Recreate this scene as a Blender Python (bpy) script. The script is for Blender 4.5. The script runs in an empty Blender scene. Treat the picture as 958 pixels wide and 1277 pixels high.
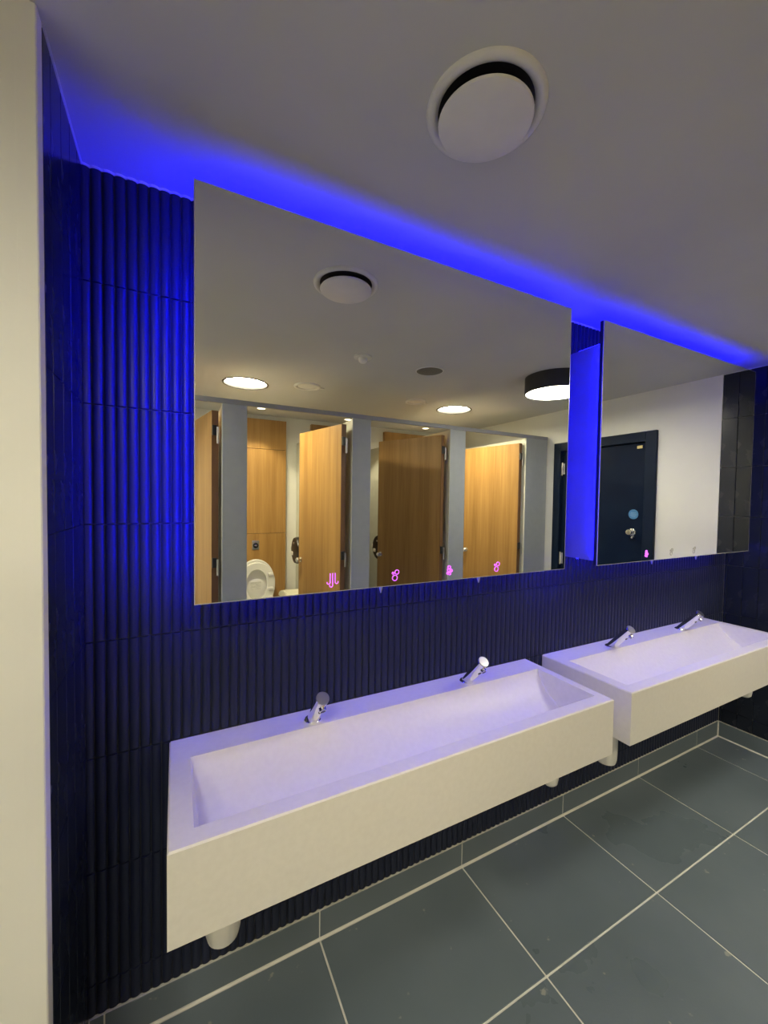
import bpy, bmesh, math, random
from mathutils import Vector, Matrix
random.seed(4)
S = bpy.context.scene
COL = S.collection
PI = math.pi
H = 2.305            # ceiling height
MY = -0.18           # mirror front plane

# ---------------------------------------------------------------- camera
F_PX, YAW, PITCH, ROLL, CD, CH = 501.91, 0.4793, 0.0310, 0.0143, 1.2541, 1.4832
fw = Vector((math.sin(YAW)*math.cos(PITCH), math.cos(YAW)*math.cos(PITCH), -math.sin(PITCH)))
rt = Vector((math.cos(YAW), -math.sin(YAW), 0)); up = rt.cross(fw)
r2 = rt*math.cos(ROLL) + up*math.sin(ROLL); u2 = -rt*math.sin(ROLL) + up*math.cos(ROLL)
cam = bpy.data.cameras.new('camera'); cam_o = bpy.data.objects.new('camera', cam); COL.objects.link(cam_o)
cam.sensor_fit = 'HORIZONTAL'; cam.sensor_width = 36; cam.lens = F_PX/958*36; cam.clip_start = 0.01
m3 = Matrix((r2, u2, -fw)).transposed()
cam_o.matrix_world = Matrix.Translation((0, -CD, CH)) @ m3.to_4x4()
S.camera = cam_o
# ---------------------------------------------------------------- world, exposure
w = bpy.data.worlds.new('world'); S.world = w; w.use_nodes = True
w.node_tree.nodes['Background'].inputs[0].default_value = (0.5, 0.5, 0.5, 1)
w.node_tree.nodes['Background'].inputs[1].default_value = 0.02
S.view_settings.view_transform = 'Standard'; S.view_settings.look = 'None'
S.view_settings.gamma = 1; S.view_settings.use_curve_mapping = False
S.view_settings.exposure = 0.0
WARM, NEUT = (1.0, 0.88, 0.57), (1.0, 0.94, 0.75)
L_DRUM, L_DOWN, P_SPOT = 38.0, 125.0, 24.0
LED = (0.003, 0.0025, 1.0)
L_LED_TOP, L_LED_SIDE, L_LED_GAP, L_LED_END, L_LED_BOT = 9.0, 270.0, 260.0, 30.0, 66.0

# ---------------------------------------------------------------- materials
def mat(name, col, rough=0.5, metal=0.0, coat=0.0, spec=0.5, emit=None, es=0.0):
    m = bpy.data.materials.new(name); m.use_nodes = True
    b = m.node_tree.nodes['Principled BSDF']
    b.inputs['Base Color'].default_value = (*col, 1); b.inputs['Roughness'].default_value = rough
    b.inputs['Metallic'].default_value = metal; b.inputs['Coat Weight'].default_value = coat
    b.inputs['Coat Roughness'].default_value = 0.08
    b.inputs['Specular IOR Level'].default_value = spec
    if emit:
        b.inputs['Emission Color'].default_value = (*emit, 1); b.inputs['Emission Strength'].default_value = es
    return m

def noisy(m, c1, c2, scale=(1, 1, 1), nscale=4.0, detail=6, lo=0.35, hi=0.65, rough=None, bump=0.0, bscale=None, coords='Object'):
    nt = m.node_tree; b = nt.nodes['Principled BSDF']
    tc = nt.nodes.new('ShaderNodeTexCoord'); mp = nt.nodes.new('ShaderNodeMapping'); mp.inputs['Scale'].default_value = scale
    nt.links.new(tc.outputs[coords], mp.inputs[0])
    n = nt.nodes.new('ShaderNodeTexNoise'); n.inputs['Scale'].default_value = nscale; n.inputs['Detail'].default_value = detail
    nt.links.new(mp.outputs[0], n.inputs[0])
    r = nt.nodes.new('ShaderNodeValToRGB'); r.color_ramp.elements[0].position = lo; r.color_ramp.elements[1].position = hi
    r.color_ramp.elements[0].color = (*c1, 1); r.color_ramp.elements[1].color = (*c2, 1)
    nt.links.new(n.outputs['Fac'], r.inputs[0]); nt.links.new(r.outputs[0], b.inputs['Base Color'])
    if rough:
        mr = nt.nodes.new('ShaderNodeMapRange'); mr.inputs[3].default_value = rough[0]; mr.inputs[4].default_value = rough[1]
        mr.inputs[1].default_value = lo; mr.inputs[2].default_value = hi
        nt.links.new(n.outputs['Fac'], mr.inputs[0]); nt.links.new(mr.outputs[0], b.inputs['Roughness'])
    if bump:
        n2 = nt.nodes.new('ShaderNodeTexNoise'); n2.inputs['Scale'].default_value = bscale or nscale*8; n2.inputs['Detail'].default_value = 4
        nt.links.new(mp.outputs[0], n2.inputs[0])
        bp = nt.nodes.new('ShaderNodeBump'); bp.inputs['Strength'].default_value = bump; bp.inputs['Distance'].default_value = 0.002
        nt.links.new(n2.outputs['Fac'], bp.inputs['Height']); nt.links.new(bp.outputs[0], b.inputs['Normal'])
    return m

M = {}
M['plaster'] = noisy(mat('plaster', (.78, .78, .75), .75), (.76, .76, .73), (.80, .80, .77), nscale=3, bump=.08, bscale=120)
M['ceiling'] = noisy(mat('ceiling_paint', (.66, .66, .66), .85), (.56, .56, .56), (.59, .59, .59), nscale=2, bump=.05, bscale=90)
M['caulk'] = mat('caulk', (.75, .75, .75), .6)
M['rib_tile'] = noisy(mat('ribbed_tile', (.03, .035, .058), .3, spec=.3), (.0195, .0245, .054), (.021, .026, .058), nscale=5, rough=(.28, .38))
M['flat_tile'] = noisy(mat('flat_tile', (.024, .03, .045), .25, coat=.0, spec=.35), (.015, .020, .034), (.017, .022, .037), nscale=5, rough=(.24, .28))
M['wall_grout'] = mat('wall_grout', (.07, .075, .08), .8)
M['grout'] = noisy(mat('floor_grout', (.62, .60, .52), .85), (.74, .74, .72), (.84, .84, .82), nscale=20)
M['bead'] = noisy(mat('grout_bead', (.8, .78, .7), .8), (.78, .78, .75), (.86, .86, .83), nscale=14)
M['corian'] = noisy(mat('solid_surface', (.80, .78, .74), .38), (.785, .765, .725), (.815, .795, .755), nscale=60, rough=(.34, .42))
M['white_plastic'] = noisy(mat('white_plastic', (.82, .81, .78), .35), (.80, .79, .76), (.84, .83, .80), nscale=8)
M['ceramic'] = noisy(mat('white_ceramic', (.86, .86, .83), .12, coat=.3), (.85, .85, .82), (.88, .88, .85), nscale=4)
M['cream'] = noisy(mat('cream_plastic', (.78, .76, .62), .4), (.76, .74, .60), (.80, .78, .64), nscale=8)
M['chrome'] = noisy(mat('chrome', (.86, .86, .88), .07, metal=1), (.84, .84, .86), (.9, .9, .92), nscale=6, rough=(.05, .10))
M['steel'] = noisy(mat('satin_steel', (.6, .6, .6), .3, metal=1), (.55, .55, .55), (.65, .65, .65), nscale=6)
M['mirror'] = mat('mirror_glass', (.93, .94, .93), 0.0, metal=1)
M['mirror_edge'] = noisy(mat('mirror_edge', (.012, .013, .016), .4), (.010, .011, .014), (.015, .016, .020), nscale=10)
M['edge_light'] = mat('polished_edge', (.62, .62, .64), .25, metal=.4)
M['box'] = noisy(mat('cabinet_white', (.72, .72, .76), .45), (.14, .14, .17), (.16, .16, .19), nscale=6)
M['black'] = noisy(mat('black_plastic', (.010, .010, .012), .35), (.008, .008, .010), (.014, .014, .017), nscale=10)
M['gap_shade'] = noisy(mat('vent_gap_shade', (.006, .006, .008), .5), (.004, .004, .005), (.01, .01, .012), nscale=30)
M['vent'] = noisy(mat('vent_enamel', (.72, .71, .69), .45), (.70, .69, .67), (.74, .73, .71), nscale=14, bump=.05, bscale=12)
M['drum'] = noisy(mat('drum_housing', (.020, .021, .026), .45), (.016, .017, .021), (.026, .027, .033), nscale=12)
M['grey_lam'] = noisy(mat('grey_laminate', (.27, .29, .31), .5), (.37, .40, .42), (.39, .42, .44), nscale=20)
M['rail'] = noisy(mat('grey_rail', (.24, .25, .28), .45), (.30, .31, .34), (.33, .34, .37), nscale=14)
M['pale_lam'] = noisy(mat('pale_laminate', (.62, .63, .56), .5), (.60, .61, .54), (.64, .65, .58), nscale=12)
M['speaker'] = noisy(mat('speaker_grille', (.16, .16, .15), .7), (.10, .10, .095), (.2, .2, .19), nscale=220)
M['navy'] = noisy(mat('navy_paint', (.010, .018, .040), .4, spec=.12), (.003, .009, .030), (.004, .012, .036), nscale=8)
M['navy_trim'] = noisy(mat('navy_trim', (.013, .022, .040), .4, spec=.15), (.006, .014, .034), (.008, .017, .042), nscale=8)
M['blue_sign'] = noisy(mat('blue_sign', (.06, .22, .48), .45), (.05, .20, .45), (.07, .24, .52), nscale=30)
M['sign_white'] = noisy(mat('sign_print', (.25, .42, .62), .5), (.23, .40, .60), (.27, .44, .64), nscale=30)
M['gold'] = noisy(mat('brass_plate', (.75, .62, .30), .35, metal=.6), (.72, .58, .27), (.78, .66, .34), nscale=30)
M['brown_edge'] = noisy(mat('brown_lipping', (.11, .055, .025), .5), (.17, .085, .035), (.21, .105, .045), scale=(6, 6, .4), nscale=4)
M['lamp'] = mat('lamp_diffuser', (.9, .9, .9), .5, emit=NEUT, es=L_DRUM)
M['lamp2'] = mat('downlight_diffuser', (.9, .9, .9), .5, emit=WARM, es=L_DOWN)
M['spot'] = mat('spot_lens', (.9, .9, .9), .5, emit=WARM, es=6)
M['led_top'] = mat('led_strip_top', (.8, .8, .9), .5, emit=LED, es=L_LED_TOP)
M['led_side'] = mat('led_strip_side', (.8, .8, .9), .5, emit=LED, es=L_LED_SIDE)
M['led_gap'] = mat('led_strip_gap', (.8, .8, .9), .5, emit=LED, es=L_LED_GAP)
M['led_end'] = mat('led_strip_end', (.8, .8, .9), .5, emit=LED, es=L_LED_END)
M['led_bot'] = mat('led_strip_bottom', (.8, .8, .9), .5, emit=LED, es=L_LED_BOT)
M['icon'] = mat('icon_light', (.8, .3, .9), .5, emit=(.70, .07, 1.0), es=1.0)
M['icon_off'] = noisy(mat('icon_unlit', (.45, .44, .42), .6), (.42, .41, .39), (.48, .47, .45), nscale=30)
M['nozzle'] = noisy(mat('nozzle_plastic', (.55, .55, .75), .2), (.5, .5, .7), (.6, .6, .8), nscale=20)
M['sticker'] = noisy(mat('sticker_print', (.62, .62, .58), .6), (.68, .68, .65), (.80, .80, .77), scale=(2, 1, 9), nscale=14, lo=.45, hi=.55)

def wood(name, a, b):
    m = mat(name, a, .42); nt = m.node_tree; bs = nt.nodes['Principled BSDF']
    tc = nt.nodes.new('ShaderNodeTexCoord'); mp = nt.nodes.new('ShaderNodeMapping'); mp.inputs['Scale'].default_value = (9, 9, .35)
    oi = nt.nodes.new('ShaderNodeObjectInfo'); ad = nt.nodes.new('ShaderNodeVectorMath'); ad.operation = 'ADD'
    ml = nt.nodes.new('ShaderNodeMath'); ml.operation = 'MULTIPLY'; ml.inputs[1].default_value = 7
    nt.links.new(oi.outputs['Random'], ml.inputs[0]); nt.links.new(tc.outputs['Object'], ad.inputs[0]); nt.links.new(ml.outputs[0], ad.inputs[1])
    nt.links.new(ad.outputs[0], mp.inputs[0])
    n1 = nt.nodes.new('ShaderNodeTexNoise'); n1.inputs['Scale'].default_value = 1.6; n1.inputs['Detail'].default_value = 3
    n2 = nt.nodes.new('ShaderNodeTexNoise'); n2.inputs['Scale'].default_value = 9; n2.inputs['Detail'].default_value = 5
    for n in (n1, n2): nt.links.new(mp.outputs[0], n.inputs[0])
    mx = nt.nodes.new('ShaderNodeMix'); mx.data_type = 'FLOAT'; mx.inputs[0].default_value = .38
    nt.links.new(n1.outputs['Fac'], mx.inputs[2]); nt.links.new(n2.outputs['Fac'], mx.inputs[3])
    r = nt.nodes.new('ShaderNodeValToRGB'); e = r.color_ramp.elements
    e[0].position, e[1].position = .36, .62; e[0].color = (*b, 1); e[1].color = (*a, 1)
    nt.links.new(mx.outputs[0], r.inputs[0]); nt.links.new(r.outputs[0], bs.inputs['Base Color'])
    return m
M['oak'] = wood('oak_laminate', (.45, .255, .08), (.32, .168, .047))

def floor_mat():
    m = mat('floor_tile', (.09, .10, .098), .42); nt = m.node_tree; b = nt.nodes['Principled BSDF']
    tc = nt.nodes.new('ShaderNodeTexCoord'); oi = nt.nodes.new('ShaderNodeObjectInfo')
    ad = nt.nodes.new('ShaderNodeVectorMath'); ad.operation = 'ADD'
    ml = nt.nodes.new('ShaderNodeMath'); ml.operation = 'MULTIPLY'; ml.inputs[1].default_value = 9
    nt.links.new(oi.outputs['Random'], ml.inputs[0]); nt.links.new(tc.outputs['Object'], ad.inputs[0]); nt.links.new(ml.outputs[0], ad.inputs[1])
    n1 = nt.nodes.new('ShaderNodeTexNoise'); n1.inputs['Scale'].default_value = 2.4; n1.inputs['Detail'].default_value = 5; n1.inputs['Roughness'].default_value = .5
    n3 = nt.nodes.new('ShaderNodeTexNoise'); n3.inputs['Scale'].default_value = 26; n3.inputs['Detail'].default_value = 3
    n2 = nt.nodes.new('ShaderNodeTexNoise'); n2.inputs['Scale'].default_value = 160; n2.inputs['Detail'].default_value = 3
    for n in (n1, n2, n3): nt.links.new(ad.outputs[0], n.inputs[0])
    r = nt.nodes.new('ShaderNodeValToRGB'); e = r.color_ramp.elements
    e[0].position, e[1].position = .3, .7; e[0].color = (.132, .170, .210, 1); e[1].color = (.172, .214, .262, 1)
    nt.links.new(n1.outputs['Fac'], r.inputs[0])
    fl = nt.nodes.new('ShaderNodeValToRGB'); fl.color_ramp.elements[0].position = .71; fl.color_ramp.elements[1].position = .76
    nt.links.new(n3.outputs['Fac'], fl.inputs[0])
    mx = nt.nodes.new('ShaderNodeMix'); mx.data_type = 'RGBA'
    nt.links.new(fl.outputs[0], mx.inputs[0]); nt.links.new(r.outputs[0], mx.inputs[6]); mx.inputs[7].default_value = (.34, .36, .35, 1)
    nt.links.new(mx.outputs[2], b.inputs['Base Color'])
    mr = nt.nodes.new('ShaderNodeMapRange'); mr.inputs[1].default_value = .3; mr.inputs[2].default_value = .7
    mr.inputs[3].default_value = .26; mr.inputs[4].default_value = .36
    nt.links.new(n1.outputs['Fac'], mr.inputs[0]); nt.links.new(mr.outputs[0], b.inputs['Roughness'])
    bp = nt.nodes.new('ShaderNodeBump'); bp.inputs['Strength'].default_value = .12; bp.inputs['Distance'].default_value = .002
    nt.links.new(n2.outputs['Fac'], bp.inputs['Height']); nt.links.new(bp.outputs[0], b.inputs['Normal'])
    return m
M['floor_tile'] = floor_mat()

# ---------------------------------------------------------------- mesh helpers
def V(*a): return Vector(a)
def box(bm, a, b, bev=0.0, seg=2):
    vs = [bm.verts.new((x, y, z)) for x in (a[0], b[0]) for y in (a[1], b[1]) for z in (a[2], b[2])]
    fs = [(0, 1, 3, 2), (4, 6, 7, 5), (0, 4, 5, 1), (2, 3, 7, 6), (0, 2, 6, 4), (1, 5, 7, 3)]
    faces = [bm.faces.new([vs[i] for i in f]) for f in fs]
    if bev:
        es = list({e for f in faces for e in f.edges})
        bmesh.ops.bevel(bm, geom=es, offset=bev, segments=seg, affect='EDGES', profile=.5)
def lathe(bm, prof, o=(0, 0, 0), axis=(0, 0, 1), n=40, close=True):
    """prof: (r, h) list revolved round axis from point o."""
    ax = Vector(axis).normalized(); t = Vector((1, 0, 0)) if abs(ax.x) < .9 else Vector((0, 1, 0))
    u = ax.cross(t).normalized(); v = ax.cross(u); o = Vector(o); rings = []
    for r, h in prof:
        if r < 1e-6: rings.append([bm.verts.new(o + ax*h)])
        else: rings.append([bm.verts.new(o + ax*h + (u*math.cos(2*PI*i/n) + v*math.sin(2*PI*i/n))*r) for i in range(n)])
    for A, B in zip(rings, rings[1:]):
        for i in range(n):
            j = (i+1) % n
            if len(A) == 1 and len(B) == 1: continue
            if len(A) == 1: bm.faces.new((A[0], B[i], B[j]))
            elif len(B) == 1: bm.faces.new((A[i], B[0], A[j]))
            else: bm.faces.new((A[i], B[i], B[j], A[j]))
    if close:
        for R in (rings[0], rings[-1]):
            if len(R) > 2: bm.faces.new(R)
def tube(bm, pts, r, n=6, closed=False):
    P = [Vector(p) for p in pts]; rings = []; k = len(P)
    for i, p in enumerate(P):
        a = P[(i-1) % k] if (closed or i > 0) else p
        b = P[(i+1) % k] if (closed or i < k-1) else p
        d = (b-a).normalized(); s = Vector((0, 1, 0)) if abs(d.y) < .9 else Vector((1, 0, 0))
        x = d.cross(s).normalized(); y = d.cross(x)
        rings.append([bm.verts.new(p + (x*math.cos(2*PI*q/n) + y*math.sin(2*PI*q/n))*r) for q in range(n)])
    for i in range(k if closed else k-1):
        A, B = rings[i], rings[(i+1) % k]
        for q in range(n): bm.faces.new((A[q], A[(q+1) % n], B[(q+1) % n], B[q]))
    if not closed: bm.faces.new(rings[0]); bm.faces.new(rings[-1])
def prism(bm, poly, d):
    """poly: closed list of 3D points, d: extrusion vector"""
    d = Vector(d); A = [bm.verts.new(p) for p in poly]; B = [bm.verts.new(Vector(p)+d) for p in poly]; n = len(A)
    bm.faces.new(A); bm.faces.new(B[::-1])
    for i in range(n): bm.faces.new((A[i], B[i], B[(i+1) % n], A[(i+1) % n]))
def to_mesh(name, bm, m, angle=35):
    bmesh.ops.recalc_face_normals(bm, faces=bm.faces)
    me = bpy.data.meshes.new(name); bm.to_mesh(me); bm.free(); me.materials.append(M[m])
    if angle:
        for p in me.polygons: p.use_smooth = True
        me.set_sharp_from_angle(angle=math.radians(angle))
    return me
def obj(name, bm, m, parent=None, loc=(0, 0, 0), angle=35, label=None, kind=None):
    me = bm if isinstance(bm, bpy.types.Mesh) else to_mesh(name, bm, m, angle)
    o = bpy.data.objects.new(name, me); COL.objects.link(o); o.location = loc
    if parent: o.parent = parent
    if label: o['label'] = label
    if kind: o['kind'] = kind
    return o
def part(name, m, parent, fn, loc=(0, 0, 0), angle=35, label=None, kind=None):
    bm = bmesh.new(); fn(bm); return obj(name, bm, m, parent, loc, angle, label, kind)
def thing(name, label, cat, loc, rz=0, group=None):
    o = bpy.data.objects.new(name, None); COL.objects.link(o); o.location = loc; o.rotation_euler = (0, 0, rz)
    o.empty_display_size = .1; o['label'] = label; o['category'] = cat
    if group: o['group'] = group
    return o
def struct(name, m, fn, loc=(0, 0, 0), angle=None, label=None):
    o = part(name, m, None, fn, loc, angle, label, 'structure'); return o
def copy_tree(o, parent=None):
    c = o.copy(); COL.objects.link(c); c.parent = parent
    for ch in list(o.children): copy_tree(ch, c)
    return c

# ---------------------------------------------------------------- room shell
XL, XR, YR, XFL = -0.205, 3.087, -3.25, -1.80
floor = struct('floor', 'grout', lambda b: box(b, (XFL-.1, YR-.1, -.06), (XR+.12, .12, -.003)), label='large dark grey floor tiles with pale grout lines')
# floor tiles: joints at x = 1.03 + .6k, first row 0.4213 deep
tile_cache = {}
def flat_tile(name, w_, d_, t, bev, m):
    k = (name, round(w_, 4), round(d_, 4), t)
    if k not in tile_cache:
        bm = bmesh.new(); box(bm, (-w_/2, -d_/2, -t), (w_/2, d_/2, 0), bev, 1); tile_cache[k] = to_mesh(name, bm, m, 30)
    return tile_cache[k]
xs = [XFL] + [1.03+.6*k for k in range(-4, 4)] + [XR-.004]
ys = [-.004, -.4213, -1.0213, -1.6213, -2.2213, -2.8213, YR]
g = .0032
for a, b in zip(xs, xs[1:]):
    for c, d in zip(ys, ys[1:]):
        if b-a < .02: continue
        obj('floor_tile', flat_tile('floor_tile', b-a-2*g, c-d-2*g, .012, .0012, 'floor_tile'), None, floor, ((a+b)/2, (c+d)/2, 0))
HOLES = [(.454, -2.17, .150), (-1.34, -2.17, .150), (2.248, -2.086, .150)]     # openings for the recessed downlights
def ceil(b):
    x0, x1, y0, y1 = XFL-.1, XR+.12, YR-.1, .12
    vs = [b.verts.new(p) for p in ((x0, y0, H), (x1, y0, H), (x1, y1, H), (x0, y1, H))]
    for i in range(4): b.edges.new((vs[i], vs[(i+1) % 4]))
    for x, y, r in HOLES:
        c = [b.verts.new((x+r*math.cos(2*PI*i/56), y+r*math.sin(2*PI*i/56), H)) for i in range(56)]
        for i in range(56): b.edges.new((c[i], c[(i+1) % 56]))
    bmesh.ops.triangle_fill(b, use_beauty=True, use_dissolve=False, edges=b.edges[:])
    ext = bmesh.ops.extrude_face_region(b, geom=b.faces[:])
    bmesh.ops.translate(b, vec=(0, 0, .10), verts=[g for g in ext['geom'] if isinstance(g, bmesh.types.BMVert)])
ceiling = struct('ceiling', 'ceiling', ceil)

# back wall: ribbed tiles, three half round ribs each
PITCH_T, RIB = .0765, .0255
X0 = .0415
def rib_y(x):
    u = ((x-X0)/RIB) % 1.0
    return .010 - .009*math.sqrt(max(0, 1-(2*u-1)**2))
wall_back = struct('wall_back', 'wall_grout', lambda b: box(b, (XL-.02, .0085, 0), (XR+.12, .12, H)), label='wall of dark navy tiles with vertical half round ribs')
def rib_mesh(xa, xb, h):
    k = ('rib', round((xa-X0) % PITCH_T, 3), round(xb-xa, 4), round(h, 4))
    if k in tile_cache: return tile_cache[k]
    bm = bmesh.new(); xsamp = {round(xa, 5), round(xb, 5)}
    n0 = math.floor((xa-X0)/RIB); n1 = math.ceil((xb-X0)/RIB)
    for r in range(n0, n1+1):
        for q in (0, .04, .14, .3, .5, .7, .86, .96):
            x = X0+(r+q)*RIB
            if xa < x < xb: xsamp.add(round(x, 5))
    X = sorted(xsamp); rings = []
    for z, dy in ((0, .003), (.001, 0), (h-.001, 0), (h, .003)):
        rings.append([bm.verts.new((x-xa, rib_y(min(max(x, xa+1e-5), xb-1e-5))+dy, z)) for x in X])
    for A, B in zip(rings, rings[1:]):
        for i in range(len(X)-1): bm.faces.new((A[i], A[i+1], B[i+1], B[i]))
    bk = [[bm.verts.new((x-xa, .013, z)) for x in (X[0], X[-1])] for z in (0, h)]
    bm.faces.new(rings[0][::-1] + [bk[0][0], bk[0][1]][::1]); bm.faces.new(rings[-1] + [bk[1][1], bk[1][0]])
    bm.faces.new([bk[0][0], bk[1][0]] + [r[0] for r in rings[::-1]]); bm.faces.new([bk[0][1], bk[1][1]] + [r[-1] for r in rings[::-1]])
    me = to_mesh('wall_tile', bm, 'rib_tile', 48); tile_cache[k] = me; return me
zj = [.099, .185, .491, .797, 1.103, 1.409, 1.715, 2.021, H-.003]
cols = [XL] + [X0+PITCH_T*k for k in range(-3, 40)] + [XR]
hid = bmesh.new()
for xa, xb in zip(cols, cols[1:]):
    if xb-xa < .004: continue
    for za, zb in zip(zj, zj[1:]):
        a, b, c, d = xa+.0006, xb-.0006, za+.001, zb-.001
        me = rib_mesh(a, b, d-c)
        xm = (a+b)/2
        if za > 1.3 and zb < 2.1 and (.12 < xm < 1.28 or 1.66 < xm < 2.82):       # behind the mirror cabinets
            n0 = len(hid.verts); hid.from_mesh(me); hid.verts.ensure_lookup_table()
            for v in hid.verts[n0:]: v.co += Vector((a, 0, c))
        else:
            obj('wall_tile', me, None, wall_back, (a, 0, c))
obj('tiles_behind_mirrors', hid, 'rib_tile', wall_back, angle=50, kind='stuff', label='ribbed tiles behind the mirror cabinets')
def caulk_back(b):
    X = [XL + (XR-XL)*i/900 for i in range(901)]
    lo = [b.verts.new((x, rib_y(x)-.002, H-.004)) for x in X]; hi = [b.verts.new((x, rib_y(x)-.004, H)) for x in X]
    bk = [b.verts.new((x, .02, H-.004)) for x in X]
    for i in range(900):
        b.faces.new((lo[i], lo[i+1], hi[i+1], hi[i])); b.faces.new((bk[i], bk[i+1], lo[i+1], lo[i]))
struct('trim_1', 'caulk', caulk_back, label='thin white sealant line along the top of the ribbed wall')

# left alcove return with nib, plaster outside
wall_left = struct('wall_left', 'plaster', lambda b: box(b, (XFL, -.36, 0), (XL-.0085, .12, H)), label='cream plaster wall end left of the tiled recess')
struct('trim_2', 'plaster', lambda b: box(b, (XL-.03, -.3601, 0), (XL, -.327, H), .002, 1), label='pale plaster bead edging the tiled recess')
def side_tiles(parent, xface, sgn, yjs):
    for ya, yb in zip(yjs, yjs[1:]):
        for za, zb in zip(zj, zj[1:]):
            wy, hz = abs(yb-ya)-.0016, zb-za-.0016
            k = ('side', round(wy, 4), round(hz, 4), sgn)
            if k not in tile_cache:
                bm = bmesh.new(); box(bm, (0 if sgn > 0 else -.012, -wy/2, -hz/2), (.012 if sgn > 0 else 0, wy/2, hz/2), .0012, 1)
                tile_cache[k] = to_mesh('wall_tile', bm, 'flat_tile', 30)
            obj('wall_tile', tile_cache[k], None, parent, (xface, (ya+yb)/2, (za+zb)/2))
side_tiles(wall_left, XL, -1, [0, -.046, -.1225, -.199, -.2755, -.3265])
struct('trim_3', 'caulk', lambda b: box(b, (XL-.006, -.33, H-.004), (XL+.003, 0, H)), label='thin white sealant line above the left return tiles')

# right wall with doorway
DY0, DY1, DZ = -.80, -1.645, 1.995
def rw(b):
    x0, x1 = XR+.0085, XR+.12
    box(b, (x0, -.405, 0), (x1, .12, H)); box(b, (XR-.001, DY0, 0), (x1, -.405, H))
    box(b, (XR-.001, DY1, DZ), (x1, DY0, H)); box(b, (XR-.001, YR-.1, 0), (x1, DY1, H))
wall_right = struct('wall_right', 'plaster', rw, label='white plaster wall with navy door beyond dark tiles')
side_tiles(wall_right, XR, 1, [0, -.0155, -.092, -.1685, -.245, -.3215, -.404])
struct('trim_4', 'caulk', lambda b: box(b, (XR-.003, -.404, H-.004), (XR+.006, 0, H)), label='thin white sealant line above the right wall tiles')
struct('wall_rear', 'plaster', lambda b: box(b, (XFL-.1, YR-.1, 0), (XR+.12, YR, H)), label='pale wall behind the toilet cubicles')
struct('wall_far_left', 'plaster', lambda b: box(b, (XFL-.1, YR-.1, 0), (XFL, .12, H)))

# skirting tiles
SK = .0957
def skirt(name, label, runs, axis, fixed):
    o = struct(name, 'grout', (lambda b: box(b, (XL, .0002, 0), (XR, .0088, SK+.001))) if axis == 'x' else (lambda b: box(b, (XR-.003, -.404, 0), (XR+.0088, 0, SK+.001))), label=label)
    for a, b in zip(runs, runs[1:]):
        L = abs(b-a)-.004
        bm = bmesh.new()
        if axis == 'x': box(bm, (-L/2, 0, 0), (L/2, .006, SK-.006), .001, 1); loc = ((a+b)/2, fixed, .006)
        else: box(bm, (0, -L/2, 0), (.006, L/2, SK-.006), .001, 1); loc = (fixed, (a+b)/2, .006)
        obj('skirting_tile', bm, 'floor_tile', o, loc, 30)
skirt('baseboard_back', 'low row of dark grey skirting tiles under the ribbed wall', [XL+.001, -.17, .43, 1.03, 1.63, 2.23, 2.83, XR-.008], 'x', -.001)
skirt('baseboard_right', 'dark grey skirting tile along the right tiled wall', [-.004, -.404], 'y', XR-.004)

def bead(b, p, q, n, r=.005):
    # quarter round floor joint
    p, q, n = Vector(p), Vector(q), Vector(n); up_ = Vector((0, 0, 1))
    prism(b, [p, p+n*r, p+n*r*.75+up_*r*.45, p+n*r*.3+up_*r*.9, p+up_*r], q-p)
struct('trim_5', 'bead', lambda b: bead(b, (XL, -.0012, 0), (XR-.004, -.0012, 0), (0, -1, 0)), label='pale grout line between the floor and the skirting')
struct('trim_6', 'bead', lambda b: bead(b, (XR-.0042, -.004, 0), (XR-.0042, -.404, 0), (-1, 0, 0)), label='pale grout line along the right skirting')
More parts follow.
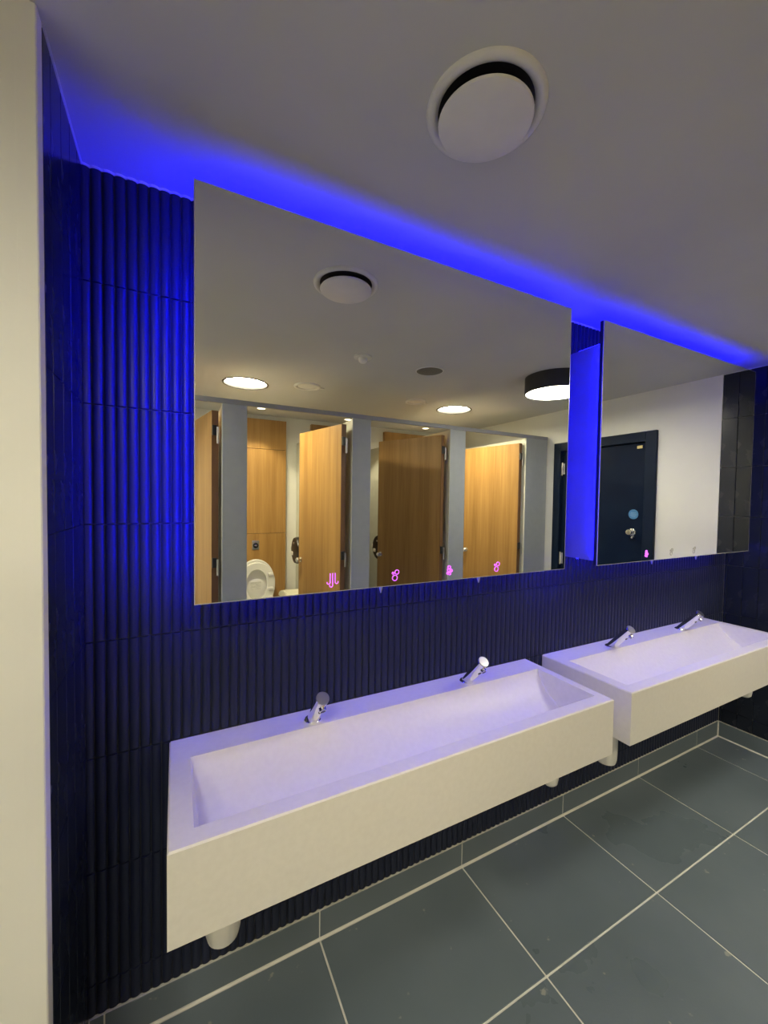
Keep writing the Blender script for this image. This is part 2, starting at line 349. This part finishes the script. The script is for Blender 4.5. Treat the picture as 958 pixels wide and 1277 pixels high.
# ---------------------------------------------------------------- trough basins
def basin_body(b):
    L, D, T, B = 1.375, .4, .797, .600
    def ss(t): t = min(max(t, 0), 1); return t*t*(3-2*t)
    x0, x1, y0, y1 = .049, 1.338, -.354, -.100      # rim opening, y0 front y1 back
    def depth(x, y):
        u = (y1-y)/(y1-y0)
        q = min(1, max(0, u/.80)); db = .118*(1-(1-q)**2.0)**.72           # rear surface sweeps down as a curve
        df = (y-y0)*5.5                                        # steep front wall
        dx = min(x-x0, x1-x)*9.0                               # end walls
        k = .032
        def smin(a, c):
            h = max(k-abs(a-c), 0)/k; return min(a, c)-h*h*k*.25
        return max(0.0, smin(smin(db, df), dx))
    nx, ny = 150, 44
    def sp(a, c, n):
        return [a+(c-a)*(.5-.5*math.cos(PI*i/n))*.6+(c-a)*i/n*.4 for i in range(n+1)]
    XS, YS = sp(x0, x1, nx), sp(y0, y1, ny)
    G = [[b.verts.new((x, y, T-depth(x, y))) for y in YS] for x in XS]
    for i in range(nx):
        for j in range(ny): b.faces.new((G[i][j], G[i+1][j], G[i+1][j+1], G[i][j+1]))
    # rim ring: inner loop joins the grid border
    loop = [G[i][0] for i in range(nx+1)] + [G[nx][j] for j in range(1, ny+1)] + [G[i][ny] for i in range(nx-1, -1, -1)] + [G[0][j] for j in range(ny-1, 0, -1)]
    c = .0035
    o1 = [b.verts.new(p) for p in ((c, -D+c, T), (L-c, -D+c, T), (L-c, -.0005, T), (c, -.0005, T))]
    cor = [0, nx, nx+ny, 2*nx+ny, len(loop)]
    for q in range(4):
        seg = [loop[k % len(loop)] for k in range(cor[q], cor[q+1]+1)]
        b.faces.new(seg[::-1] + [o1[q], o1[(q+1) % 4]])
    o2 = [b.verts.new(p) for p in ((0, -D, T-c), (L, -D, T-c), (L, -.0005, T-c), (0, -.0005, T-c))]
    o3 = [b.verts.new(p) for p in ((0, -D, B+.002), (L, -D, B+.002), (L, -.0005, B+.002), (0, -.0005, B+.002))]
    o4 = [b.verts.new(p) for p in ((.002, -D+.002, B), (L-.002, -D+.002, B), (L-.002, -.001, B), (.002, -.001, B))]
    for A, C in ((o1, o2), (o2, o3), (o3, o4)):
        for q in range(4): b.faces.new((A[q], A[(q+1) % 4], C[(q+1) % 4], C[q]))
    b.faces.new(o4)
def make_basin(loc, label):
    t = thing('trough_basin', label, 'sink', loc, 0, 'wall hung trough basins')
    part('basin_body', 'corian', t, basin_body, angle=22)
    part('drain_grate', 'chrome', t, lambda b: lathe(b, [(0, .004), (.022, .004), (.026, 0), (0, 0)], (.69, -.27, .676), n=28), label='chrome waste grate')
    part('waste_trap', 'white_plastic', t, lambda b: lathe(b, [(0, .0), (.022, .002), (.036, .010), (.040, .026), (.041, .05), (.041, .20), (0, .20)], (.118, -.235, .408), n=28), label='white rounded trap bottle')
    part('waste_pipe', 'white_plastic', t, lambda b: lathe(b, [(.004, 0), (.010, .02), (.012, .05), (.012, .20), (0, .2)], (.218, -.20, .40), n=14))
    part('pipe_cap', 'white_plastic', t, lambda b: lathe(b, [(0, 0), (.018, .002), (.026, .01), (.029, .03), (.029, .14), (0, .14)], (1.208, -.28, .470), n=20), label='small white rounded cap')
    return t
make_basin((-.015, 0, 0), 'long white wall hung trough basin nearer the cream wall, with two taps')
make_basin((1.463, 0, 0), 'long white wall hung trough basin in the far corner beside the right wall')

TH = math.radians(40.5); TL = .140
def make_tap():
    t = thing('basin_tap', 'x', 'tap', (0, 0, 0), 0, 'chrome taps on the basins')
    ax = Vector((0, -math.sin(TH), math.cos(TH))); side = Vector((0, -math.cos(TH), -math.sin(TH)))
    part('base_ring', 'chrome', t, lambda b: lathe(b, [(0, 0), (.0255, 0), (.0255, .003), (.0235, .0055), (0, .0055)], n=36))
    def body(b):
        n = 36; u = Vector((1, 0, 0)); v = ax.cross(u); rings = []
        def cut(r, k):      # foot ring lies in the horizontal deck plane
            out = []
            for i in range(n):
                p = (u*math.cos(2*PI*i/n)+v*math.sin(2*PI*i/n))*r
                out.append(b.verts.new(p + ax*((.004-p.z)/ax.z) if k is None else p+ax*k))
            return out
        R = [cut(.0185, None), cut(.0185, TL-.002), cut(.0170, TL)]
        for A, B in zip(R, R[1:]):
            for i in range(n): b.faces.new((A[i], A[(i+1) % n], B[(i+1) % n], B[i]))
        b.faces.new(R[0]); b.faces.new(R[-1])
    part('tap_body', 'chrome', t, body)
    part('end_cap', 'steel', t, lambda b: lathe(b, [(0, 0), (.0195, 0), (.0195, .0045), (.0185, .0055), (0, .0058)], ax*TL, ax, n=36), label='satin round end cap')
    part('spout_outlet', 'chrome', t, lambda b: lathe(b, [(0, 0), (.0105, 0), (.0105, .012), (.008, .013), (.0075, .009), (0, .009)], ax*(TL-.022)+side*.0145, side, n=24))
    part('outlet_mesh', 'black', t, lambda b: lathe(b, [(0, 0), (.0073, 0), (.0073, .001), (0, .001)], ax*(TL-.022)+side*.0260, side, n=20), label='dark outlet mesh')
    part('sensor_window', 'black', t, lambda b: lathe(b, [(0, 0), (.006, 0), (.006, .002), (0, .002)], ax*(TL-.048)+side*.0175, side, n=20), label='small black sensor window')
    return t
tap0 = make_tap()
for i, (x, y, lab) in enumerate([(.378, -.066, 'leftmost chrome tap, on the nearer basin'), (.983, -.062, 'chrome tap at the right end of the nearer basin'),
                           (1.850, -.068, 'chrome tap at the left end of the far corner basin'), (2.458, -.066, 'chrome tap nearest the right wall, on the corner basin')]):
    o = tap0 if i == 0 else copy_tree(tap0)
    o.location = (x, y, .797); o['label'] = lab

# ---------------------------------------------------------------- mirror cabinets
def make_mirror(x0, x1, label, icons, noz, sides):
    zb, zt = 1.219, 2.233
    t = thing('mirror_cabinet', label, 'mirror', (x0, 0, zb), 0, 'illuminated mirror cabinets')
    W, Hh = x1-x0, zt-zb
    part('backing_board', 'mirror_edge', t, lambda b: box(b, (0, MY+.0035, 0), (W, MY+.018, Hh), .0005, 1))
    part('mirror_glass', 'mirror', t, lambda b: box(b, (.0022, MY, .0022), (W-.0022, MY+.0034, Hh-.0022)), angle=None, label='frameless mirror pane')
    def edge(b):
        box(b, (0, MY, 0), (W, MY+.0034, .002)); box(b, (0, MY, Hh-.002), (W, MY+.0034, Hh))
        box(b, (0, MY, .002), (.002, MY+.0034, Hh-.002)); box(b, (W-.002, MY, .002), (W, MY+.0034, Hh-.002))
    part('polished_edge', 'edge_light', t, edge, angle=None)
    bx0, bx1, bz0, bz1 = .016, W-.016, 1.235-zb, 2.147-zb
    yb = MY+.0185
    part('cabinet_box', 'box', t, lambda b: box(b, (bx0, yb, bz0), (bx1, .0035, bz1), .0015, 1), label='white cabinet box washed in blue light')
    part('led_strip', 'led_top', t, lambda b: box(b, (bx0+.01, -.150, bz1), (bx1-.01, -.045, bz1+.005)), angle=None, label='blue light strip on the cabinet top')
    for s in (0, 1):
        xa = .007 if s == 0 else W-.015
        part('led_strip', sides[s], t, lambda b: box(b, (xa, yb, bz0+.01), (xa+.008, yb+.003, bz1)), angle=None, label='blue light strip down the cabinet side')
    part('led_strip', 'led_bot', t, lambda b: box(b, (bx0+.02, -.062, bz0-.004), (bx1-.02, -.054, bz0)), angle=None, label='blue light strip under the cabinet')
    R = .0012; yi = MY-.0008
    def arc(cx, cz, r, a0, a1, n=10): return [(cx+r*math.cos(a0+(a1-a0)*i/n), yi, cz+r*math.sin(a0+(a1-a0)*i/n)) for i in range(n+1)]
    def dryer(b, cx, cz, fat=1.0):
        r = .0045
        for dx, zl, sg in ((-.0075, -.002, -1), (0, -.011, -1), (.0075, -.002, 1)):
            x = cx+dx*(1 if fat == 1 else .8)
            pts = [(x, yi, cz+.020), (x, yi, cz+zl-.002)]
            a = arc(x+sg*r, cz+zl-.004, r, 0 if sg < 0 else PI, -PI*1.15 if sg < 0 else PI*2.15, 9)
            tube(b, pts+a, R*fat, 5)
    def bubbles(b, cx, cz, fat=1.0):
        for dx, dz, r in ((-.001, -.009, .0085), (.006, .0085, .0068), (-.0075, .006, .0032)):
            tube(b, arc(cx+dx, cz+dz, r, 0, 2*PI*.96, 18)[:18], R*fat, 5, True)
    def drops(b, cx, cz):
        for dx, dz, r in ((-.001, .010, .0055), (-.0015, .001, .006), (.007, -.001, .0042), (-.007, -.009, .003), (.001, -.010, .0045)):
            tube(b, arc(cx+dx, cz+dz, r, 0, 2*PI*.96, 14)[:14], R*1.5, 5, True)
    for x, kind, on in icons:
        fn = {'dryer': lambda b: dryer(b, x-x0, 1.252-zb), 'drops': lambda b: drops(b, x-x0, 1.252-zb), 'soap': lambda b: bubbles(b, x-x0, 1.252-zb)}[kind]
        part('icon', 'icon' if on else 'icon_off', t, fn, angle=None, label=('glowing pink ' if on else 'unlit grey ')+{'dryer': 'air jets icon', 'drops': 'water drops icon', 'soap': 'soap bubbles icon'}[kind])
    for x in noz:
        part('soap_nozzle', 'nozzle', t, lambda b: lathe(b, [(0, -.050), (.0025, -.049), (.008, -.022), (.010, 0), (0, 0)], (x-x0, -.12, .016), n=14), label='small pointed clear nozzle')
    return t
make_mirror(.041, 1.366, 'large frameless mirror over the nearer basin, reflecting the cubicle doors',
            [(.397, 'dryer', True), (.600, 'soap', True), (.805, 'drops', True), (1.011, 'soap', True)], (.582, .982), ('led_side', 'led_gap'))
make_mirror(1.565, 2.912, 'large frameless mirror over the corner basin, reflecting the navy door',
            [(1.916, 'drops', True), (2.120, 'soap', False), (2.325, 'soap', False)], (2.071, 2.477), ('led_gap', 'led_end'))

# ---------------------------------------------------------------- ceiling fittings
t = thing('ceiling_vent', 'round white air valve with hanging disc in the ceiling above the nearer basin', 'vent', (.583, -.570, H))
part('vent_ring', 'vent', t, lambda b: lathe(b, [(.124, 0), (.123, -.005), (.117, -.010), (.108, -.009), (.101, -.004), (.098, 0)], n=64, close=False), angle=60)
part('vent_shade_disc', 'gap_shade', t, lambda b: lathe(b, [(0, -.0015), (.101, -.0015), (.101, 0), (0, 0)], n=48), label='black disc painted as the shade in the gap')  # flat black disc under the solid ceiling, painting the shade of an opening
part('vent_disc', 'vent', t, lambda b: lathe(b, [(0, -.034), (.05, -.0335), (.085, -.031), (.0965, -.027), (.0985, -.023), (.0965, -.020), (0, -.020)], n=64), angle=40)
part('vent_stem', 'steel', t, lambda b: lathe(b, [(.012, -.02), (.012, 0)], n=16))

def drum(x, y, label, shown=True):
    t = thing('drum_lamp', label, 'lamp', (x, y, H))
    part('housing', 'drum', t, lambda b: lathe(b, [(0, 0), (.192, 0), (.192, -.105), (.190, -.107), (.184, -.107), (.184, -.098), (0, -.098)], n=64), angle=30)
    part('diffuser', 'lamp', t, lambda b: lathe(b, [(0, -.099), (.1835, -.099), (.1835, -.103), (.17, -.1055), (0, -.1065)], n=64), label='white glowing diffuser')
drum(2.228, -.967, 'black drum ceiling lamp with glowing white underside')
drum(-.50, -1.50, 'black drum ceiling lamp near the cream wall end')

def downlight(x, y, label):
    t = thing('downlight', label, 'lamp', (x, y, H), 0, 'round recessed downlights')
    part('trim_ring', 'black', t, lambda b: lathe(b, [(.160, 0), (.159, -.004), (.148, -.004), (.1465, 0), (.1465, .040), (.1495, .040), (.1495, 0)], n=56, close=False))
    part('diffuser', 'lamp2', t, lambda b: lathe(b, [(0, .036), (.146, .036), (.146, .040), (0, .040)], n=56), label='white glowing disc')
downlight(.454, -2.17, 'large round glowing downlight above the left cubicles')
downlight(-1.34, -2.17, 'large round glowing downlight over the farthest left cubicle')
downlight(2.248, -2.086, 'large round glowing downlight above the right cubicles, near the drum lamp')
for x, y, r, lab in ((.862, -2.01, .098, 'round white air valve beside the left glowing downlight'), (1.784, -2.0, .086, 'round white air valve left of the right glowing downlight')):
    t = thing('air_valve', lab, 'vent', (x, y, H), 0, 'small white ceiling air valves')
    part('valve_ring', 'vent', t, lambda b: lathe(b, [(r, 0), (r*.98, -.008), (r*.86, -.012), (r*.74, -.006), (r*.72, 0)], n=40, close=False), angle=60)
    part('valve_disc', 'vent', t, lambda b: lathe(b, [(0, -.004), (r*.70, -.003), (r*.71, 0), (0, 0)], n=40))
    part('valve_latch', 'vent', t, lambda b: box(b, (r*.95, -.012, -.008), (r*1.3, .012, -.001), .002, 1))
t = thing('ceiling_speaker', 'round dark grey speaker grille in the ceiling', 'speaker', (1.439, -1.273, H))
part('speaker_grille', 'speaker', t, lambda b: lathe(b, [(0, -.006), (.078, -.005), (.083, -.003), (.083, 0), (0, 0)], n=44))
part('speaker_rim', 'vent', t, lambda b: lathe(b, [(.083, 0), (.083, -.0055), (.089, -.004), (.090, 0)], n=44, close=False))
t = thing('smoke_detector', 'small clear and white detector on the ceiling in front of the cubicles', 'detector', (.963, -1.25, H))
part('detector_base', 'vent', t, lambda b: lathe(b, [(0, 0), (.052, 0), (.052, -.008), (.046, -.011), (0, -.011)], n=36))
part('detector_head', 'white_plastic', t, lambda b: lathe(b, [(0, -.011), (.026, -.011), (.024, -.028), (.016, -.036), (0, -.037)], n=28))
for x, y, lab in ((.705, -2.933, 'tiny bright spotlight above the cubicle with the open toilet'), (1.587, -2.997, 'tiny bright spotlight above the middle cubicle, left of its door'), (2.546, -3.002, 'tiny bright spotlight above the dim brown cubicle door')):
    t = thing('spotlight', lab, 'lamp', (x, y, H), 0, 'small cubicle spotlights')
    part('spot_ring', 'vent', t, lambda b: lathe(b, [(.046, 0), (.045, -.004), (.036, -.005), (.034, 0)], n=28, close=False))
    part('spot_lens', 'spot', t, lambda b: lathe(b, [(0, -.002), (.034, -.002), (.034, 0), (0, 0)], n=28), label='glowing lens')
    sl = bpy.data.lights.new('spot_lamp', 'SPOT'); sl.energy = P_SPOT; sl.color = WARM; sl.spot_size = math.radians(95); sl.spot_blend = .35; sl.shadow_soft_size = .03
    so = bpy.data.objects.new('spot_lamp', sl); COL.objects.link(so); so.parent = t; so.location = (0, 0, -.012)

# ---------------------------------------------------------------- toilet cubicles
CF = -1.75
t = thing('header_rail', 'grey metal head rail running along the tops of the cubicle fronts', 'rail', (0, CF, 2.056))
part('rail_bar', 'rail', t, lambda b: box(b, (XFL+.002, -.022, 0), (XR-.003, 0, .030), .002, 1))
pil = [(.257, .402, 'grey cubicle front post leftmost in the mirror'), (1.118, 1.259, 'grey cubicle front post between the bright left door and the dim door'),
       (1.970, 2.121, 'grey cubicle front post between the dim door and the right door'), (2.812, 3.078, 'wide grey cubicle front panel beside the white wall')]
for a, b_, lab in pil:
    t = thing('cubicle_post', lab, 'panel', ((a+b_)/2, CF, 0), 0, 'grey cubicle front posts'); hw = (b_-a)/2
    part('post_panel', 'grey_lam', t, lambda b: box(b, (-hw, -.020, .12), (hw, -.0005, 2.0555), .0015, 1))
    part('lit_edge_strip', 'pale_lam', t, lambda b: box(b, (-hw-.003, -.019, .12), (-hw, -.002, 2.0555)), angle=None, label='pale strip painted as light on the post edge')  # paler colour stands in for light catching the post edge
    part('foot', 'steel', t, lambda b: lathe(b, [(0, 0), (.028, 0), (.028, .006), (.012, .01), (.012, .13), (0, .13)], (0, -.0125, 0), n=18), label='steel foot')
for x, lab in ((.257, 'pale partition between the leftmost cubicle and the one with the toilet'), (1.120, 'pale partition right of the toilet, carrying a roll dispenser'), (1.972, 'pale partition behind the dim door, carrying a roll dispenser'), (2.816, 'pale partition behind the right cubicle door')):
    t = thing('cubicle_partition', lab, 'panel', (x, -2.5, 0), 0, 'pale cubicle partitions')
    part('partition_panel', 'pale_lam', t, lambda b: box(b, (0, YR+2.5+.001, .12), (.013, CF+2.5-.022, 2.05), .001, 1))
    part('foot', 'steel', t, lambda b: lathe(b, [(0, 0), (.028, 0), (.028, .006), (.012, .01), (.012, .125), (0, .125)], (.0065, 0, 0), n=18), label='steel foot')

def make_door(hx, hy, dx, dy, L, label):
    ang = math.atan2(dy, dx)
    t = thing('cubicle_door', label, 'door', (hx, hy, 0), ang, 'oak cubicle doors')
    # local x runs from the hinge to the free edge, local -y ... both faces laminate
    part('door_leaf', 'oak', t, lambda b: box(b, (.004, -.020, .15), (L-.003, .020, 2.010), .001, 1))
    part('edge_lipping', 'brown_edge', t, lambda b: box(b, (0, -.0195, .15), (.0042, .0195, 2.010)), angle=None, label='dark brown edge')
    part('edge_lipping', 'brown_edge', t, lambda b: box(b, (L-.0032, -.0195, .15), (L, .0195, 2.010)), angle=None, label='dark brown edge')
    for z in (1.05, 1.86):
        h = part('hinge', 'drum', t, lambda b: box(b, (-.014, -.019, z), (.0, .008, z+.06), .002, 1), label='dark hinge')
        part('hinge_knuckle', 'steel', h, lambda b: lathe(b, [(0, 0), (.007, 0), (.007, .10), (0, .10)], (-.015, .012, z-.05), n=14))
    for s in (-1, 1):
        part('door_knob', 'chrome', t, lambda b: lathe(b, [(0, 0), (.020, 0), (.020, .006), (.009, .010), (.009, .022), (.018, .028), (.020, .036), (.014, .044), (0, .046)], (L-.04, .020*s, .985), (0, s, 0), n=24), label='round chrome knob')
make_door(.218, -1.775, -.174, -.985, .62, 'open oak cubicle door cut off by the mirror left edge')
make_door(1.060, -1.775, -.230, -.973, .60, 'open oak cubicle door right of the toilet')
make_door(1.925, -1.790, -.367, -.930, .68, 'open oak cubicle door in shade, between two grey posts')
make_door(2.783, -1.790, -.190, -.980, .63, 'open oak cubicle door nearest the white right wall')

YP = -3.20
for a, b_, lab in ((.42, 1.000, 'oak panel on the wall behind the toilet with the raised lid'), (1.262, 1.845, 'oak wall panel in the middle cubicle, mostly hidden by a door'), (2.125, 2.690, 'oak wall panel showing above the dim cubicle door')):
    t = thing('duct_panel', lab, 'panel', ((a+b_)/2, YP, 0), 0, 'oak service panels behind the toilets'); hw = (b_-a)/2
    for z0, z1 in ((.02, 1.128), (1.131, 1.963), (1.966, 2.256)):
        part('panel', 'oak', t, lambda b: box(b, (-hw, YR-YP+.001, z0), (hw, 0, z1), .0008, 1))
t = thing('flush_plate', 'square steel flush button plate on the oak panel above the toilet', 'button', (.705, YP, 1.017))
part('plate', 'steel', t, lambda b: box(b, (-.034, .0005, -.045), (.034, .008, .045), .003, 2))
part('button', 'black', t, lambda b: lathe(b, [(0, 0), (.026, 0), (.026, .004), (.022, .006), (0, .006)], (0, .008, -.004), (0, 1, 0), n=28), label='round dark push button')
part('button_cap', 'chrome', t, lambda b: lathe(b, [(0, 0), (.013, 0), (.013, .003), (0, .004)], (0, .014, -.004), (0, 1, 0), n=20))

def oval(b, cx, cz, rx, rz_, y0, y1, flat=0.0, n=44, hole=None, rim=.006):
    """upright D-shaped slab in the x-z plane, round at the top and straight towards the foot"""
    def P(rx_, rz2, y):
        out = []
        for i in range(n):
            a = 2*PI*i/n; x, z = math.cos(a), math.sin(a)
            if z < 0: e = .55; x = math.copysign(abs(x)**e, x); z = -abs(z)**.8
            out.append(b.verts.new((cx+rx_*x, y, cz+rz2*z)))
        return out
    A, B = P(rx, rz_, y0), P(rx-.0, rz_, y1-rim); C = P(rx-rim, rz_-rim, y1)
    for U, W in ((A, B), (B, C)):
        for i in range(n): b.faces.new((U[i], U[(i+1) % n], W[(i+1) % n], W[i]))
    if hole:
        hx, hz, hc = hole
        I0 = [b.verts.new((cx+hx*math.cos(2*PI*i/n), y0, hc+hz*math.sin(2*PI*i/n))) for i in range(n)]
        I1 = [b.verts.new((cx+hx*math.cos(2*PI*i/n), y1-rim, hc+hz*math.sin(2*PI*i/n))) for i in range(n)]
        I2 = [b.verts.new((cx+(hx+rim)*math.cos(2*PI*i/n), y1, hc+(hz+rim)*math.sin(2*PI*i/n))) for i in range(n)]
        for U, W in ((A, I0), (C, I2), (I0, I1), (I1, I2)):
            for i in range(n): b.faces.new((U[i], U[(i+1) % n], W[(i+1) % n], W[i]))
    else: b.faces.new(A); b.faces.new(C)
t = thing('toilet', 'white wall hung toilet with lid and seat raised against the oak panel', 'toilet', (.705, YP, 0))
def pan(b):
    n = 40; rings = []
    for z, s, y0, ln in ((.05, .55, .02, .30), (.12, .62, .02, .36), (.24, .82, .01, .46), (.35, .97, .005, .52), (.40, 1.0, .002, .535), (.405, .97, .01, .525), (.40, .80, .06, .44), (.34, .70, .09, .38), (.22, .45, .14, .26)):
        r = []
        for i in range(n):
            a = 2*PI*i/n; x, y = math.cos(a), math.sin(a)
            if y < 0: x = math.copysign(abs(x)**.55, x); y = -abs(y)**.7
            r.append(b.verts.new((x*.18*s, y0+ln/2+y*ln/2, z)))
        rings.append(r)
    for A, B in zip(rings, rings[1:]):
        for i in range(n): b.faces.new((A[i], A[(i+1) % n], B[(i+1) % n], B[i]))
    b.faces.new(rings[0]); b.faces.new(rings[-1])
part('pan', 'ceramic', t, pan, angle=50)
part('lid', 'ceramic', t, lambda b: oval(b, 0, .655, .182, .222, .006, .020), angle=40)
seat = part('seat', 'ceramic', t, lambda b: oval(b, 0, .650, .176, .205, .056, .080, hole=(.098, .145, .635)), angle=40)
for sx in (-1, 1):
    for z in (.735, .595, .505):
        part('bumper', 'white_plastic', seat, lambda b: box(b, (sx*.130-.024, .080, z-.012), (sx*.130+.024, .100, z+.012), .004, 2), label='grey white seat buffer')
part('sticker', 'sticker', t, lambda b: box(b, (-.05, .0245, .575), (.05, .0262, .655)), angle=None, label='pale printed sticker inside the lid')
for sx in (-.1, .1): part('lid_hinge', 'white_plastic', t, lambda b: box(b, (sx-.03, .006, .405), (sx+.03, .06, .436), .006, 2))
part('lid_boss', 'ceramic', t, lambda b: lathe(b, [(0, .006), (.07, .005), (.088, 0), (0, 0)], (0, .0195, .60), (0, 1, 0), n=40), label='round boss inside the lid')
t = thing('sanitary_bin', 'cream rounded sanitary bin on the floor right of the toilet', 'bin', (1.0, -2.86, 0))
part('bin_body', 'cream', t, lambda b: box(b, (-.09, -.22, 0), (.09, .22, .52), .03, 3))
def binlid(b):
    pts = [(-.095, -.225), (-.095, .225)]
    prof = [(-.225, .522), (-.225, .545), (-.19, .575), (-.10, .60), (0, .608), (.10, .60), (.19, .575), (.225, .545), (.225, .522)]
    prism(b, [(-.095, y, z) for y, z in prof], (.19, 0, 0)); bmesh.ops.bevel(b, geom=[e for e in b.edges], offset=.008, segments=2, affect='EDGES')
part('bin_lid', 'cream', t, binlid, label='domed cream lid')

def dispenser(x, y, z, label):
    t = thing('roll_dispenser', label, 'dispenser', (x, y, z), 0, 'black toilet roll dispensers')
    part('case', 'black', t, lambda b: lathe(b, [(0, 0), (.125, 0), (.128, .02), (.128, .085), (.120, .105), (.10, .112), (0, .114)], (0, 0, 0), (-1, 0, 0), n=48), label='glossy black round case')
    part('paper_roll', 'white_plastic', t, lambda b: (box(b, (-.119, -.085, -.052), (-.108, -.030, -.016), .006, 2), box(b, (-.112, -.131, -.008), (-.07, -.098, .030), .006, 2)), label='white paper showing in the windows')
    part('lock', 'steel', t, lambda b: lathe(b, [(0, 0), (.01, 0), (.01, .006), (0, .006)], (-.112, 0, .07), (-1, 0, 0), n=16))
dispenser(1.1195, -2.90, .985, 'black round toilet roll dispenser right of the toilet, beside the bright left door')
dispenser(1.9715, -2.83, .985, 'black round toilet roll dispenser beside the dim cubicle door')

# ---------------------------------------------------------------- navy door in the right wall
d = struct('door_1', 'navy', lambda b: box(b, (XR+.010, DY1+.055, .006), (XR+.052, DY0-.062, 1.935), .002, 1), label='navy door leaf with blue sign and steel lock')
def frame(b):
    for ya, yb in ((DY0-.06, DY0+.018), (DY1-.018, DY1+.053)):
        box(b, (XR-.022, ya, 0), (XR+.06, yb, 2.012), .003, 1)
    box(b, (XR-.022, DY1+.053, 1.938), (XR+.06, DY0-.06, 2.012), .003, 1)
part('door_frame', 'navy_trim', d, frame)
for z in (.93, 1.73):
    h = part('hinge', 'chrome', d, lambda b: box(b, (XR+.002, DY1+.050, z), (XR+.010, DY1+.085, z+.10), .001, 1), label='bright steel hinge')
    part('hinge_knuckle', 'chrome', h, lambda b: lathe(b, [(0, 0), (.009, 0), (.009, .11), (0, .11)], (XR+.001, DY1+.060, z-.005), n=14))
part('sign_disc', 'blue_sign', d, lambda b: lathe(b, [(0, 0), (.037, 0), (.037, .002), (0, .002)], (XR+.010, -.947, 1.398), (-1, 0, 0), n=36), label='round blue sign')
def signprint(b):
    for k, wd in ((.012, .020), (.002, .026), (-.008, .024), (-.018, .016)):
        box(b, (XR+.0072, -.947-wd, 1.398+k-.0016), (XR+.0078, -.947+wd, 1.398+k+.0016))
part('sign_print', 'sign_white', d, signprint, angle=None, label='rows of pale print')
part('lock_rose', 'chrome', d, lambda b: lathe(b, [(0, 0), (.028, 0), (.028, .006), (.024, .009), (.010, .010), (.010, .030), (.020, .036), (.020, .05), (0, .053)], (XR+.010, -.952, 1.262), (-1, 0, 0), n=28), label='round steel lock turn')
part('key_knob', 'chrome', d, lambda b: lathe(b, [(0, 0), (.012, 0), (.012, .02), (.008, .028), (0, .029)], (XR+.010, -.938, 1.222), (-1, 0, 0), n=20), label='small steel key knob')
part('name_plate', 'gold', d, lambda b: box(b, (XR+.007, -.935, 1.893), (XR+.0102, -.895, 1.915), .001, 1), label='small brass plate')
